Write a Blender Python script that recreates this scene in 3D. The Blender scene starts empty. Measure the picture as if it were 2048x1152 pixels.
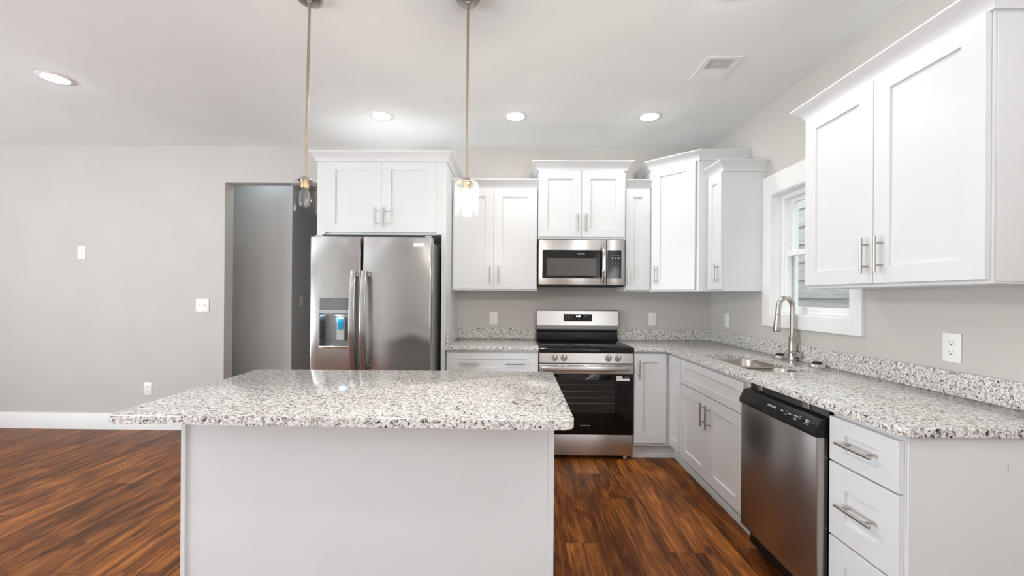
import bpy, bmesh, math, random
from mathutils import Matrix, Vector

random.seed(7)
S = bpy.context.scene
COL = S.collection

# ------------------------------------------------------------------ camera
F, PPY = 815.0, 592.94
YAW, PITCH, ROLL = -0.0108, 0.0006, -0.0072
CAM = Vector((-0.1858, -3.936, 1.3182))
def cam_dir(x, y, z):
    c, s = math.cos(ROLL), math.sin(ROLL); x, z = c*x + s*z, -s*x + c*z
    c, s = math.cos(PITCH), math.sin(PITCH); y, z = c*y - s*z, s*y + c*z
    c, s = math.cos(YAW), math.sin(YAW); x, y = c*x + s*y, -s*x + c*y
    return Vector((x, y, z))
cd = bpy.data.cameras.new('camera'); cam = bpy.data.objects.new('camera', cd); COL.objects.link(cam)
cd.sensor_fit = 'HORIZONTAL'; cd.sensor_width = 36.0; cd.lens = F/2048*36.0
cd.shift_y = (PPY - 576.0)/2048; cd.clip_start = 0.02
R_, U_, B_ = cam_dir(1, 0, 0), cam_dir(0, 0, 1), -cam_dir(0, 1, 0)
cam.matrix_world = Matrix(((R_.x, U_.x, B_.x, CAM.x), (R_.y, U_.y, B_.y, CAM.y), (R_.z, U_.z, B_.z, CAM.z), (0, 0, 0, 1)))
S.camera = cam

# ------------------------------------------------------------------ world, added fill lights, exposure
S.view_settings.view_transform = 'Standard'; S.view_settings.look = 'None'
S.view_settings.exposure = 0.0; S.view_settings.gamma = 1.0; S.view_settings.use_curve_mapping = False
S.cycles.diffuse_bounces = 8; S.cycles.max_bounces = 14; S.cycles.transparent_max_bounces = 16
S.cycles.sample_clamp_indirect = 6.0
w = bpy.data.worlds.new('world'); S.world = w; w.use_nodes = True
w.node_tree.nodes['Background'].inputs[0].default_value = (0.93, 0.965, 1.0, 1)
w.node_tree.nodes['Background'].inputs[1].default_value = 2.83
CAN_EMIT = 108.0
def added_fill(name, loc, rot, sx, sy, watts, col):
    l = bpy.data.lights.new(name, 'AREA'); l.shape = 'RECTANGLE'; l.size = sx; l.size_y = sy
    l.energy = watts; l.color = col
    o = bpy.data.objects.new(name, l); o.location = loc; o.rotation_euler = rot; COL.objects.link(o)
HP = math.pi/2
added_fill('added_fill_patio', (-6.93, -4.6, 1.15), (0, -HP-0.85, 0), 2.1, 2.8, 380, (0.84, 0.92, 1.0))  # added fill at the unseen patio door, tilted up to brighten the ceiling
added_fill('added_fill_side', (1.61, -5.6, 1.5), (0, HP+0.85, 0), 1.7, 2.4, 107, (0.95, 0.97, 1.0))  # added fill at a made-up side window, also aimed up at the ceiling

# ------------------------------------------------------------------ node helpers, materials
MATS = {}
def new_mat(name):
    m = bpy.data.materials.new(name); m.use_nodes = True
    nt = m.node_tree; b = nt.nodes['Principled BSDF']; MATS[name] = m
    return m, nt, b
def setp(b, **k):
    for key, v in k.items():
        b.inputs[key.replace('_', ' ')].default_value = v
def rgb(r, g, b):
    def f(c):
        c /= 255.0
        return c/12.92 if c <= 0.04045 else ((c + 0.055)/1.055)**2.4
    return (f(r), f(g), f(b), 1)
def N(nt, t, **k):
    n = nt.nodes.new(t)
    for a, v in k.items():
        if a.startswith('i_'): n.inputs[a[2:].replace('_', ' ')].default_value = v
        else: setattr(n, a, v)
    return n
def math_(nt, op, a, b=None):
    n = nt.nodes.new('ShaderNodeMath'); n.operation = op
    for i, v in enumerate((a, b)):
        if v is None: continue
        if isinstance(v, (int, float)): n.inputs[i].default_value = v
        else: nt.links.new(v, n.inputs[i])
    return n.outputs[0]
def ramp(nt, fac, stops, interp='LINEAR'):
    r = nt.nodes.new('ShaderNodeValToRGB'); r.color_ramp.interpolation = interp
    el = r.color_ramp.elements
    while len(el) < len(stops): el.new(0.5)
    for e, (p, c) in zip(el, stops): e.position = p; e.color = c
    nt.links.new(fac, r.inputs[0]); return r.outputs[0]
def mixc(nt, fac, a, b, mode='MIX'):
    n = nt.nodes.new('ShaderNodeMix'); n.data_type = 'RGBA'; n.blend_type = mode
    for sock, v in ((n.inputs[0], fac), (n.inputs[6], a), (n.inputs[7], b)):
        if isinstance(v, (int, float)): sock.default_value = v
        elif isinstance(v, tuple): sock.default_value = v
        else: nt.links.new(v, sock)
    return n.outputs[2]
def paint(name, col, rough=0.5, spec=0.5, bump=0.0, scale=250.0, coat=0.0):
    m, nt, b = new_mat(name)
    setp(b, Base_Color=col, Roughness=rough)
    b.inputs['Specular IOR Level'].default_value = spec
    b.inputs['Coat Weight'].default_value = coat
    tc = N(nt, 'ShaderNodeTexCoord'); nz = N(nt, 'ShaderNodeTexNoise', i_Scale=scale, i_Detail=2.0)
    nt.links.new(tc.outputs['Object'], nz.inputs['Vector'])
    n2 = N(nt, 'ShaderNodeTexNoise', i_Scale=3.0, i_Detail=3.0); nt.links.new(tc.outputs['Object'], n2.inputs['Vector'])
    c2 = tuple(x*0.965 for x in col[:3]) + (1,)
    nt.links.new(ramp(nt, n2.outputs[0], [(0.3, c2), (0.7, col)]), b.inputs['Base Color'])
    if bump:
        bp = N(nt, 'ShaderNodeBump', i_Strength=bump, i_Distance=0.002)
        nt.links.new(nz.outputs[0], bp.inputs['Height']); nt.links.new(bp.outputs[0], b.inputs['Normal'])
    return m
WALL = paint('wall_paint', (0.560, 0.540, 0.510, 1), 0.75, 0.25, 0.12, 180)
HALLP = paint('hall_paint', (0.60, 0.60, 0.585, 1), 0.75, 0.25, 0.12, 180)
CEIL = paint('ceiling_paint', (0.862, 0.884, 0.886, 1), 0.85, 0.15, 0.10, 220)
CAB = paint('cabinet_white', (0.705, 0.722, 0.732, 1), 0.32, 0.45)
TRIM = paint('trim_white', (0.84, 0.845, 0.84, 1), 0.38, 0.4)
PLAS = paint('white_plastic', (0.85, 0.85, 0.83, 1), 0.30, 0.5)
BLACKP = paint('black_plastic', (0.008, 0.008, 0.009, 1), 0.32, 0.25)
RUBBER = paint('black_rubber', (0.010, 0.010, 0.010, 1), 0.45, 0.4)
DARK = paint('dark_slot', (0.02, 0.02, 0.02, 1), 0.6, 0.2)
GREYP = paint('grey_plastic', (0.16, 0.165, 0.165, 1), 0.35, 0.5)
GREYL = paint('light_grey_plastic', (0.42, 0.43, 0.43, 1), 0.35, 0.5)
CASE = paint('appliance_case_grey', (0.20, 0.20, 0.20, 1), 0.45, 0.4)
TAPE = paint('blue_tape', (0.0, 0.22, 0.40, 1), 0.4, 0.4)
STICK = paint('sticker_white', (0.85, 0.85, 0.85, 1), 0.5, 0.3)
STICKG = paint('sticker_grey_print', (0.35, 0.35, 0.36, 1), 0.5, 0.3)
PRINTO = paint('orange_print', (0.55, 0.26, 0.05, 1), 0.5, 0.3)
PRINTW = paint('pale_print', (0.62, 0.62, 0.62, 1), 0.5, 0.3)
PRINTD = paint('faint_print', (0.20, 0.20, 0.20, 1), 0.5, 0.3)
SIDING = paint('grey_siding', (0.56, 0.56, 0.56, 1), 0.7, 0.2, 0.0)
def siding_grain():
    nt = SIDING.node_tree; b = nt.nodes['Principled BSDF']
    tc = N(nt, 'ShaderNodeTexCoord'); mp = N(nt, 'ShaderNodeMapping'); mp.inputs['Scale'].default_value = (1, 3.0, 60); nt.links.new(tc.outputs['Object'], mp.inputs[0])
    n = N(nt, 'ShaderNodeTexNoise', i_Scale=1.0, i_Detail=4.0, i_Distortion=1.2); nt.links.new(mp.outputs[0], n.inputs['Vector'])
    nt.links.new(ramp(nt, n.outputs[0], [(0.38, (0.44, 0.445, 0.45, 1)), (0.50, (0.56, 0.56, 0.56, 1)), (0.62, (0.62, 0.62, 0.62, 1))]), b.inputs['Base Color'])
    bp = N(nt, 'ShaderNodeBump', i_Strength=0.5, i_Distance=0.003); nt.links.new(n.outputs[0], bp.inputs['Height']); nt.links.new(bp.outputs[0], b.inputs['Normal'])
siding_grain()
SOIL = paint('outside_soil', (0.22, 0.17, 0.12, 1), 0.9, 0.1, 0.5, 30)

def metal(name, col, rough, aniso=0.0, axis=(0, 0, 1), grain=(2, 2, 400), bump=0.02, wave=0.0):
    m, nt, b = new_mat(name)
    setp(b, Base_Color=col, Metallic=1.0, Roughness=rough)
    if aniso:
        b.inputs['Anisotropic'].default_value = aniso
        cx = N(nt, 'ShaderNodeCombineXYZ'); cx.inputs[0].default_value, cx.inputs[1].default_value, cx.inputs[2].default_value = axis
        nt.links.new(cx.outputs[0], b.inputs['Tangent'])
    tc = N(nt, 'ShaderNodeTexCoord'); mp = N(nt, 'ShaderNodeMapping'); mp.inputs['Scale'].default_value = grain
    nt.links.new(tc.outputs['Object'], mp.inputs[0])
    nz = N(nt, 'ShaderNodeTexNoise', i_Scale=1.0, i_Detail=3.0); nt.links.new(mp.outputs[0], nz.inputs['Vector'])
    var = 0.15 if aniso else 0.03
    rr = N(nt, 'ShaderNodeMapRange'); rr.inputs['To Min'].default_value = rough*(1-var); rr.inputs['To Max'].default_value = rough*(1+var)
    nt.links.new(nz.outputs[0], rr.inputs[0]); nt.links.new(rr.outputs[0], b.inputs['Roughness'])
    bp = N(nt, 'ShaderNodeBump', i_Strength=bump, i_Distance=0.001)
    nt.links.new(nz.outputs[0], bp.inputs['Height'])
    last = bp
    if wave:
        wv = N(nt, 'ShaderNodeTexNoise', i_Scale=3.2, i_Detail=1.0); nt.links.new(tc.outputs['Object'], wv.inputs['Vector'])
        b2 = N(nt, 'ShaderNodeBump', i_Strength=wave, i_Distance=0.02)
        nt.links.new(wv.outputs[0], b2.inputs['Height']); nt.links.new(bp.outputs[0], b2.inputs['Normal']); last = b2
    nt.links.new(last.outputs[0], b.inputs['Normal'])
    return m
STEELF = metal('stainless_fridge', (0.39, 0.38, 0.37, 1), 0.20, 0.7, (1, 0, 0), (300, 300, 3), 0.0, 0.05)
STEEL = metal('stainless_brushed', (0.64, 0.625, 0.61, 1), 0.31, 0.75, (0, 0, 1), (3, 3, 500), 0.0, 0.03)
STEELD = metal('stainless_dishwasher', (0.42, 0.40, 0.385, 1), 0.30, 0.6, (0, 0, 1), (300, 300, 3), 0.0, 0.03)
STEELS = metal('stainless_sink', (0.46, 0.43, 0.40, 1), 0.26, 0.0, (0, 0, 1), (200, 200, 200), 0.0)
STEELK = metal('dark_steel', (0.20, 0.20, 0.20, 1), 0.28, 0.6, (1, 0, 0), (3, 3, 500), 0.02)
NICKEL = metal('brushed_nickel', (0.56, 0.53, 0.49, 1), 0.27, 0.0, (0, 0, 1), (60, 60, 60), 0.0)
PULL = metal('pull_nickel', (0.46, 0.44, 0.415, 1), 0.33, 0.0, (0, 0, 1), (60, 60, 60), 0.0)
CHROME = metal('chrome', (0.72, 0.71, 0.69, 1), 0.10, 0.0, (0, 0, 1), (30, 30, 30), 0.0)
ROD = metal('pendant_rod_bronze_nickel', (0.42, 0.36, 0.30, 1), 0.34, 0.0, (0, 0, 1), (60, 60, 60), 0.0)
BRASS = metal('warm_socket_metal', (0.66, 0.50, 0.30, 1), 0.28, 0.0, (0, 0, 1), (60, 60, 60), 0.0)

def black_glass(name, col, rough):
    m, nt, b = new_mat(name); setp(b, Base_Color=col, Roughness=rough)
    b.inputs['Specular IOR Level'].default_value = 0.30
    tc = N(nt, 'ShaderNodeTexCoord'); nz = N(nt, 'ShaderNodeTexNoise', i_Scale=14.0, i_Detail=3.0)
    nt.links.new(tc.outputs['Object'], nz.inputs['Vector'])
    rr = N(nt, 'ShaderNodeMapRange'); rr.inputs['To Min'].default_value = rough*0.7; rr.inputs['To Max'].default_value = rough*1.4
    nt.links.new(nz.outputs[0], rr.inputs[0]); nt.links.new(rr.outputs[0], b.inputs['Roughness'])
    return m
BGLASS = black_glass('black_glass', (0.006, 0.006, 0.006, 1), 0.07)
COOKG = black_glass('cooktop_glass', (0.012, 0.012, 0.012, 1), 0.10)
MWWIN = black_glass('microwave_window', (0.085, 0.075, 0.068, 1), 0.22)
OVWIN = black_glass('oven_window', (0.022, 0.021, 0.020, 1), 0.10)

def clear_glass(name, tint, seeds=0.0, ior=1.45):
    m = bpy.data.materials.new(name); m.use_nodes = True; nt = m.node_tree; nt.nodes.clear(); MATS[name] = m
    out = N(nt, 'ShaderNodeOutputMaterial'); tr = N(nt, 'ShaderNodeBsdfTransparent'); gl = N(nt, 'ShaderNodeBsdfGlossy')
    tr.inputs[0].default_value = tint; gl.inputs['Roughness'].default_value = 0.03
    lw = N(nt, 'ShaderNodeLayerWeight', i_Blend=0.5); mx = N(nt, 'ShaderNodeMixShader')
    fac = math_(nt, 'ADD', math_(nt, 'MULTIPLY', math_(nt, 'POWER', lw.outputs['Facing'], 4.0), 0.55), 0.016 if seeds else 0.035)
    if seeds:
        tc = N(nt, 'ShaderNodeTexCoord'); vo = N(nt, 'ShaderNodeTexVoronoi', i_Scale=90.0); nt.links.new(tc.outputs['Object'], vo.inputs['Vector'])
        sp = math_(nt, 'LESS_THAN', vo.outputs['Distance'], 0.20)
        wn = N(nt, 'ShaderNodeTexNoise', i_Scale=25.0); nt.links.new(tc.outputs['Object'], wn.inputs['Vector'])
        gate = math_(nt, 'GREATER_THAN', wn.outputs[0], 0.50)
        fac = math_(nt, 'MAXIMUM', fac, math_(nt, 'MULTIPLY', math_(nt, 'MULTIPLY', sp, gate), seeds))
        bp = N(nt, 'ShaderNodeBump', i_Strength=0.3, i_Distance=0.003); nt.links.new(wn.outputs[0], bp.inputs['Height'])
        nt.links.new(bp.outputs[0], gl.inputs['Normal'])
    nt.links.new(fac, mx.inputs[0]); nt.links.new(tr.outputs[0], mx.inputs[1]); nt.links.new(gl.outputs[0], mx.inputs[2])
    if seeds:
        df = N(nt, 'ShaderNodeBsdfTranslucent'); d2 = N(nt, 'ShaderNodeBsdfDiffuse'); md = N(nt, 'ShaderNodeMixShader'); m2 = N(nt, 'ShaderNodeMixShader')
        nt.links.new(df.outputs[0], md.inputs[1]); nt.links.new(d2.outputs[0], md.inputs[2])
        haze = math_(nt, 'ADD', math_(nt, 'ADD', 0.0022, math_(nt, 'MULTIPLY', math_(nt, 'POWER', lw.outputs['Facing'], 3.0), 0.06)), math_(nt, 'MULTIPLY', math_(nt, 'MULTIPLY', sp, gate), 0.06))
        nt.links.new(haze, m2.inputs[0]); nt.links.new(mx.outputs[0], m2.inputs[1]); nt.links.new(md.outputs[0], m2.inputs[2]); mx = m2
    nt.links.new(mx.outputs[0], out.inputs[0]); return m
PANE = clear_glass('window_glass', (0.94, 0.96, 0.96, 1))
SEEDED = clear_glass('seeded_glass', (0.96, 0.96, 0.955, 1), 0.25)

def emit(name, col, strength):
    m, nt, b = new_mat(name); setp(b, Base_Color=(0.8, 0.8, 0.8, 1))
    b.inputs['Emission Color'].default_value = col; b.inputs['Emission Strength'].default_value = strength
    return m
CANLENS = emit('downlight_lens', (1.0, 0.975, 0.945, 1), CAN_EMIT)
BULBON = emit('bulb_glowing', (1.0, 0.90, 0.77, 1), 430.0)
LED = emit('dispenser_led', (0.55, 0.82, 1.0, 1), 95.0)
CLOCK = emit('clock_digits', (0.85, 0.93, 1.0, 1), 3.5)
BULBOFF = paint('bulb_unlit', (0.15, 0.147, 0.14, 1), 0.22, 0.4)

def granite():
    m, nt, b = new_mat('granite')
    tc = N(nt, 'ShaderNodeTexCoord'); co = tc.outputs['Object']
    wz = N(nt, 'ShaderNodeTexNoise', i_Scale=55.0, i_Detail=2.0); nt.links.new(co, wz.inputs['Vector'])
    vm = N(nt, 'ShaderNodeVectorMath', operation='SCALE'); nt.links.new(wz.outputs['Color'], vm.inputs[0]); vm.inputs['Scale'].default_value = 0.015
    va = N(nt, 'ShaderNodeVectorMath', operation='ADD'); nt.links.new(co, va.inputs[0]); nt.links.new(vm.outputs[0], va.inputs[1])
    def noise(sc, det, seed):
        mp = N(nt, 'ShaderNodeMapping'); mp.inputs['Location'].default_value = (seed, seed*1.7, seed*0.6)
        nt.links.new(va.outputs[0], mp.inputs[0])
        n = N(nt, 'ShaderNodeTexNoise', i_Scale=sc, i_Detail=det, i_Roughness=0.6); nt.links.new(mp.outputs[0], n.inputs['Vector']); return n.outputs[0]
    base = ramp(nt, noise(85, 4, 1.0), [(0.31, (0.22, 0.21, 0.20, 1)), (0.41, (0.50, 0.48, 0.455, 1)), (0.51, (0.76, 0.745, 0.715, 1)), (0.68, (0.84, 0.83, 0.81, 1))])
    vo = N(nt, 'ShaderNodeTexVoronoi', i_Scale=160.0); nt.links.new(va.outputs[0], vo.inputs['Vector'])
    cell = ramp(nt, vo.outputs['Color'], [(0.0, (0.55, 0.55, 0.55, 1)), (0.35, (0.92, 0.92, 0.92, 1)), (1.0, (1.05, 1.04, 1.03, 1))])
    c = mixc(nt, 0.7, base, cell, 'MULTIPLY')
    blk = ramp(nt, noise(95, 3, 5.3), [(0.585, (0, 0, 0, 1)), (0.63, (1, 1, 1, 1))])
    c = mixc(nt, blk, c, (0.018, 0.018, 0.02, 1))
    gry = ramp(nt, noise(140, 3, 9.1), [(0.565, (0, 0, 0, 1)), (0.625, (1, 1, 1, 1))])
    c = mixc(nt, math_(nt, 'MULTIPLY', gry, 0.85), c, (0.16, 0.155, 0.15, 1))
    nt.links.new(c, b.inputs['Base Color'])
    setp(b, Roughness=0.13); b.inputs['Specular IOR Level'].default_value = 0.55
    return m
GRANITE = granite()

def floor_mat():
    m, nt, b = new_mat('wood_plank_floor')
    tc = N(nt, 'ShaderNodeTexCoord'); sp = N(nt, 'ShaderNodeSeparateXYZ'); nt.links.new(tc.outputs['Object'], sp.inputs[0])
    X, Y = sp.outputs[0], sp.outputs[1]
    PW, PL = 0.178, 1.22
    u = math_(nt, 'DIVIDE', math_(nt, 'ADD', X, 20.03), PW); row = math_(nt, 'FLOOR', u); fu = math_(nt, 'FRACT', u)
    wn = N(nt, 'ShaderNodeTexWhiteNoise', noise_dimensions='1D'); nt.links.new(row, wn.inputs['W'])
    v = math_(nt, 'ADD', math_(nt, 'DIVIDE', math_(nt, 'ADD', Y, 30.0), PL), wn.outputs['Value']); pk = math_(nt, 'FLOOR', v); fv = math_(nt, 'FRACT', v)
    cid = N(nt, 'ShaderNodeCombineXYZ'); nt.links.new(row, cid.inputs[0]); nt.links.new(pk, cid.inputs[1])
    wi = N(nt, 'ShaderNodeTexWhiteNoise', noise_dimensions='2D'); nt.links.new(cid.outputs[0], wi.inputs['Vector'])
    rid = wi.outputs['Value']
    cc = N(nt, 'ShaderNodeCombineXYZ'); nt.links.new(X, cc.inputs[0]); nt.links.new(Y, cc.inputs[1]); nt.links.new(math_(nt, 'MULTIPLY', rid, 37.0), cc.inputs[2])
    def grain(sx, sy, det, dist, rough=0.6):
        mp = N(nt, 'ShaderNodeMapping'); mp.inputs['Scale'].default_value = (sx, sy, 1.0); nt.links.new(cc.outputs[0], mp.inputs[0])
        n = N(nt, 'ShaderNodeTexNoise', i_Scale=1.0, i_Detail=det, i_Roughness=rough, i_Distortion=dist); nt.links.new(mp.outputs[0], n.inputs['Vector']); return n.outputs[0]
    g1 = grain(11, 1.6, 5, 1.4)
    g2 = grain(75, 3.2, 4, 0.6, 0.65)
    g3 = grain(24, 1.1, 3, 2.2)
    col = ramp(nt, g1, [(0.26, rgb(64, 36, 18)), (0.42, rgb(112, 65, 30)), (0.55, rgb(148, 90, 42)), (0.72, rgb(192, 122, 56))])
    ln = ramp(nt, g3, [(0.44, (1, 1, 1, 1)), (0.475, (0.62, 0.58, 0.54, 1)), (0.495, (0.42, 0.36, 0.32, 1)), (0.515, (0.70, 0.66, 0.62, 1)), (0.55, (1, 1, 1, 1))])
    col = mixc(nt, 0.75, col, ln, 'MULTIPLY')
    fi = ramp(nt, g2, [(0.36, (0.50, 0.46, 0.42, 1)), (0.52, (1, 1, 1, 1)), (0.75, (1.12, 1.10, 1.06, 1))])
    col = mixc(nt, 0.8, col, fi, 'MULTIPLY')
    kn = ramp(nt, grain(9, 4.5, 2, 0.4), [(0.64, (1, 1, 1, 1)), (0.72, (0.35, 0.30, 0.27, 1))])
    col = mixc(nt, 0.8, col, kn, 'MULTIPLY')
    wm = N(nt, 'ShaderNodeMapping'); wm.inputs['Scale'].default_value = (1.0, 0.085, 1.0); nt.links.new(cc.outputs[0], wm.inputs[0])
    wv = N(nt, 'ShaderNodeTexWave', wave_type='BANDS', bands_direction='X', wave_profile='SAW', i_Scale=11.0, i_Distortion=7.0, i_Detail=2.0); wv.inputs['Detail Scale'].default_value = 0.9; nt.links.new(wm.outputs[0], wv.inputs['Vector'])
    wl = ramp(nt, wv.outputs['Fac'], [(0.0, (0.50, 0.44, 0.38, 1)), (0.10, (0.82, 0.79, 0.74, 1)), (0.30, (1, 1, 1, 1)), (1.0, (1.10, 1.10, 1.06, 1))])
    wmask = ramp(nt, grain(5, 0.9, 2, 0.5), [(0.42, (0, 0, 0, 1)), (0.56, (1, 1, 1, 1))])
    col = mixc(nt, math_(nt, 'MULTIPLY', wmask, 0.8), col, wl, 'MULTIPLY')
    g4 = grain(190, 5.0, 3, 0.3, 0.7)
    col = mixc(nt, 0.7, col, ramp(nt, g4, [(0.34, (0.62, 0.58, 0.54, 1)), (0.50, (1, 1, 1, 1)), (0.70, (1.10, 1.09, 1.06, 1))]), 'MULTIPLY')
    tone = ramp(nt, rid, [(0.0, (0.72, 0.68, 0.66, 1)), (0.5, (1.0, 0.98, 0.96, 1)), (1.0, (1.18, 1.16, 1.10, 1))])
    col = mixc(nt, 1.0, col, tone, 'MULTIPLY')
    e1 = math_(nt, 'LESS_THAN', math_(nt, 'MINIMUM', fu, math_(nt, 'SUBTRACT', 1.0, fu)), 0.006)
    e2 = math_(nt, 'LESS_THAN', math_(nt, 'MINIMUM', fv, math_(nt, 'SUBTRACT', 1.0, fv)), 0.0012)
    seam = math_(nt, 'MAXIMUM', e1, e2)
    col = mixc(nt, math_(nt, 'MULTIPLY', seam, 0.7), col, (0.018, 0.009, 0.005, 1))
    nt.links.new(col, b.inputs['Base Color'])
    setp(b, Roughness=0.40); b.inputs['Specular IOR Level'].default_value = 0.20
    bp = N(nt, 'ShaderNodeBump', i_Strength=0.12, i_Distance=0.002)
    nt.links.new(math_(nt, 'SUBTRACT', g2, seam), bp.inputs['Height']); nt.links.new(bp.outputs[0], b.inputs['Normal'])
    return m
FLOORM = floor_mat()

# ------------------------------------------------------------------ mesh builders
I4 = Matrix.Identity(4)
ROOT = {}
class MB:
    def __init__(s, M=None): s.bm = bmesh.new(); s.M = M or I4
    def _add(s, t, M=None):
        bmesh.ops.recalc_face_normals(t, faces=t.faces)
        t.transform(s.M @ (M or I4))
        if (s.M @ (M or I4)).determinant() < 0: bmesh.ops.reverse_faces(t, faces=t.faces)
        me = bpy.data.meshes.new('t'); t.to_mesh(me); t.free(); s.bm.from_mesh(me); bpy.data.meshes.remove(me); return s
    def box(s, x0, x1, y0, y1, z0, z1, bev=0.0, seg=1, M=None):
        t = bmesh.new(); bmesh.ops.create_cube(t, size=1.0)
        for v in t.verts: v.co = Vector(((x0+x1)/2 + v.co.x*(x1-x0), (y0+y1)/2 + v.co.y*(y1-y0), (z0+z1)/2 + v.co.z*(z1-z0)))
        if bev: bmesh.ops.bevel(t, geom=list(t.edges), offset=bev, segments=seg, profile=0.5, affect='EDGES')
        return s._add(t, M)
    def prism(s, pts, axis, a0, a1, bev=0.0, seg=2, M=None):
        t = bmesh.new()
        def P(p, a): return {'z': (p[0], p[1], a), 'y': (p[0], a, p[1]), 'x': (a, p[0], p[1])}[axis]
        A = [t.verts.new(P(p, a0)) for p in pts]; B = [t.verts.new(P(p, a1)) for p in pts]
        fa = t.faces.new(A); fb = t.faces.new(B[::-1]); n = len(pts)
        for i in range(n): t.faces.new((A[i], B[i], B[(i+1) % n], A[(i+1) % n]))
        if bev: bmesh.ops.bevel(t, geom=list(set(fa.edges) | set(fb.edges)), offset=bev, segments=seg, profile=0.5, affect='EDGES')
        return s._add(t, M)
    def lathe(s, prof, origin, axis='z', seg=32, M=None):
        t = bmesh.new(); rings = []
        for r, h in prof:
            if r < 1e-6: ring = [t.verts.new((0, 0, h))]
            else: ring = [t.verts.new((r*math.cos(2*math.pi*i/seg), r*math.sin(2*math.pi*i/seg), h)) for i in range(seg)]
            rings.append(ring)
        for a, b in zip(rings, rings[1:]):
            for i in range(seg):
                j = (i+1) % seg
                if len(a) == 1 and len(b) == 1: continue
                if len(a) == 1: t.faces.new((a[0], b[i], b[j]))
                elif len(b) == 1: t.faces.new((a[i], a[j], b[0]))
                else: t.faces.new((a[i], a[j], b[j], b[i]))
        R = {'z': I4, 'y': Matrix.Rotation(HP, 4, 'X'), 'x': Matrix.Rotation(HP, 4, 'Y')}.get(axis) if isinstance(axis, str) else axis
        return s._add(t, (M or I4) @ Matrix.Translation(origin) @ R)
    def cyl(s, p0, p1, r, r2=None, seg=20, bev=0.0, M=None):
        p0, p1 = Vector(p0), Vector(p1); d = p1-p0; L = d.length; r2 = r if r2 is None else r2
        R = d.to_track_quat('Z', 'Y').to_matrix().to_4x4()
        pr = [(0, 0), (r-bev, 0), (r, bev), (r2, L-bev), (r2-bev, L), (0, L)] if bev else [(0, 0), (r, 0), (r2, L), (0, L)]
        return s.lathe(pr, p0, R, seg, M)
    def tube(s, path, r, seg=16, sec=None, caps=True, side=None, M=None):
        """round tube, or a flat section sec=[(u,v)] swept with `side` fixed as u"""
        t = bmesh.new(); P = [Vector(p) for p in path]; rings = []; up = None
        for i, p in enumerate(P):
            d = (P[min(i+1, len(P)-1)] - P[max(i-1, 0)]).normalized()
            if side is not None: a = Vector(side); b = d.cross(a).normalized()
            else:
                if up is None:
                    up = Vector((0, 0, 1)) if abs(d.z) < 0.9 else Vector((1, 0, 0))
                a = (up - d*up.dot(d)).normalized(); up = a; b = d.cross(a)
            rr = r[i] if isinstance(r, (list, tuple)) else r
            pts = [(rr*math.cos(2*math.pi*k/seg), rr*math.sin(2*math.pi*k/seg)) for k in range(seg)] if sec is None else sec
            rings.append([t.verts.new(p + a*q[0] + b*q[1]) for q in pts])
        n = len(rings[0])
        for A, B in zip(rings, rings[1:]):
            for k in range(n): t.faces.new((A[k], A[(k+1) % n], B[(k+1) % n], B[k]))
        if caps: t.faces.new(rings[0][::-1]); t.faces.new(rings[-1])
        return s._add(t, M)
    def build(s, name, mat, parent=None, smooth=35.0):
        me = bpy.data.meshes.new(name)
        if parent is not None: s.bm.transform(Matrix.Translation(-ROOT[parent.name]))
        s.bm.to_mesh(me); s.bm.free(); me.materials.append(mat)
        me.shade_smooth(); me.set_sharp_from_angle(angle=math.radians(smooth))
        o = bpy.data.objects.new(name, me); COL.objects.link(o)
        if parent is not None: o.parent = parent; ROOT[o.name] = ROOT[parent.name]
        else: ROOT[o.name] = Vector((0, 0, 0))
        return o
def T(x, y, z, rz=0.0): return Matrix.Translation((x, y, z)) @ Matrix.Rotation(rz, 4, 'Z')
def thing(name, label, cat, loc, group=None):
    o = bpy.data.objects.new(name, None); COL.objects.link(o); o.empty_display_size = 0.1
    o.location = loc; o['label'] = label; o['category'] = cat; ROOT[o.name] = Vector(loc)
    if group: o['group'] = group
    return o
def tag(o, label, cat, group=None):
    o['label'] = label; o['category'] = cat
    if group: o['group'] = group
    return o
def struct(o): o['kind'] = 'structure'; return o
def copy_tree(o, parent=None):
    c = o.copy(); COL.objects.link(c)
    if parent is not None: c.parent = parent
    for ch in list(o.children): copy_tree(ch, c)
    return c
def dup(o, loc, label, rot=None):
    c = copy_tree(o); c.location = loc; c['label'] = label
    if rot is not None: c.rotation_euler = rot
    return c
def cut(o, cutter_mb):
    me = bpy.data.meshes.new('c'); cutter_mb.bm.transform(Matrix.Translation(-ROOT[o.name])); cutter_mb.bm.to_mesh(me); cutter_mb.bm.free()
    c = bpy.data.objects.new('c', me); COL.objects.link(c)
    if o.parent: c.matrix_world = Matrix.Translation(ROOT[o.name])
    md = o.modifiers.new('b', 'BOOLEAN'); md.object = c; md.operation = 'DIFFERENCE'; md.solver = 'EXACT'
    dg = bpy.context.evaluated_depsgraph_get(); dg.update()
    nm = bpy.data.meshes.new_from_object(o.evaluated_get(dg)); o.modifiers.clear()
    o.data = nm; nm.set_sharp_from_angle(angle=math.radians(35)); bpy.data.objects.remove(c)
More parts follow.
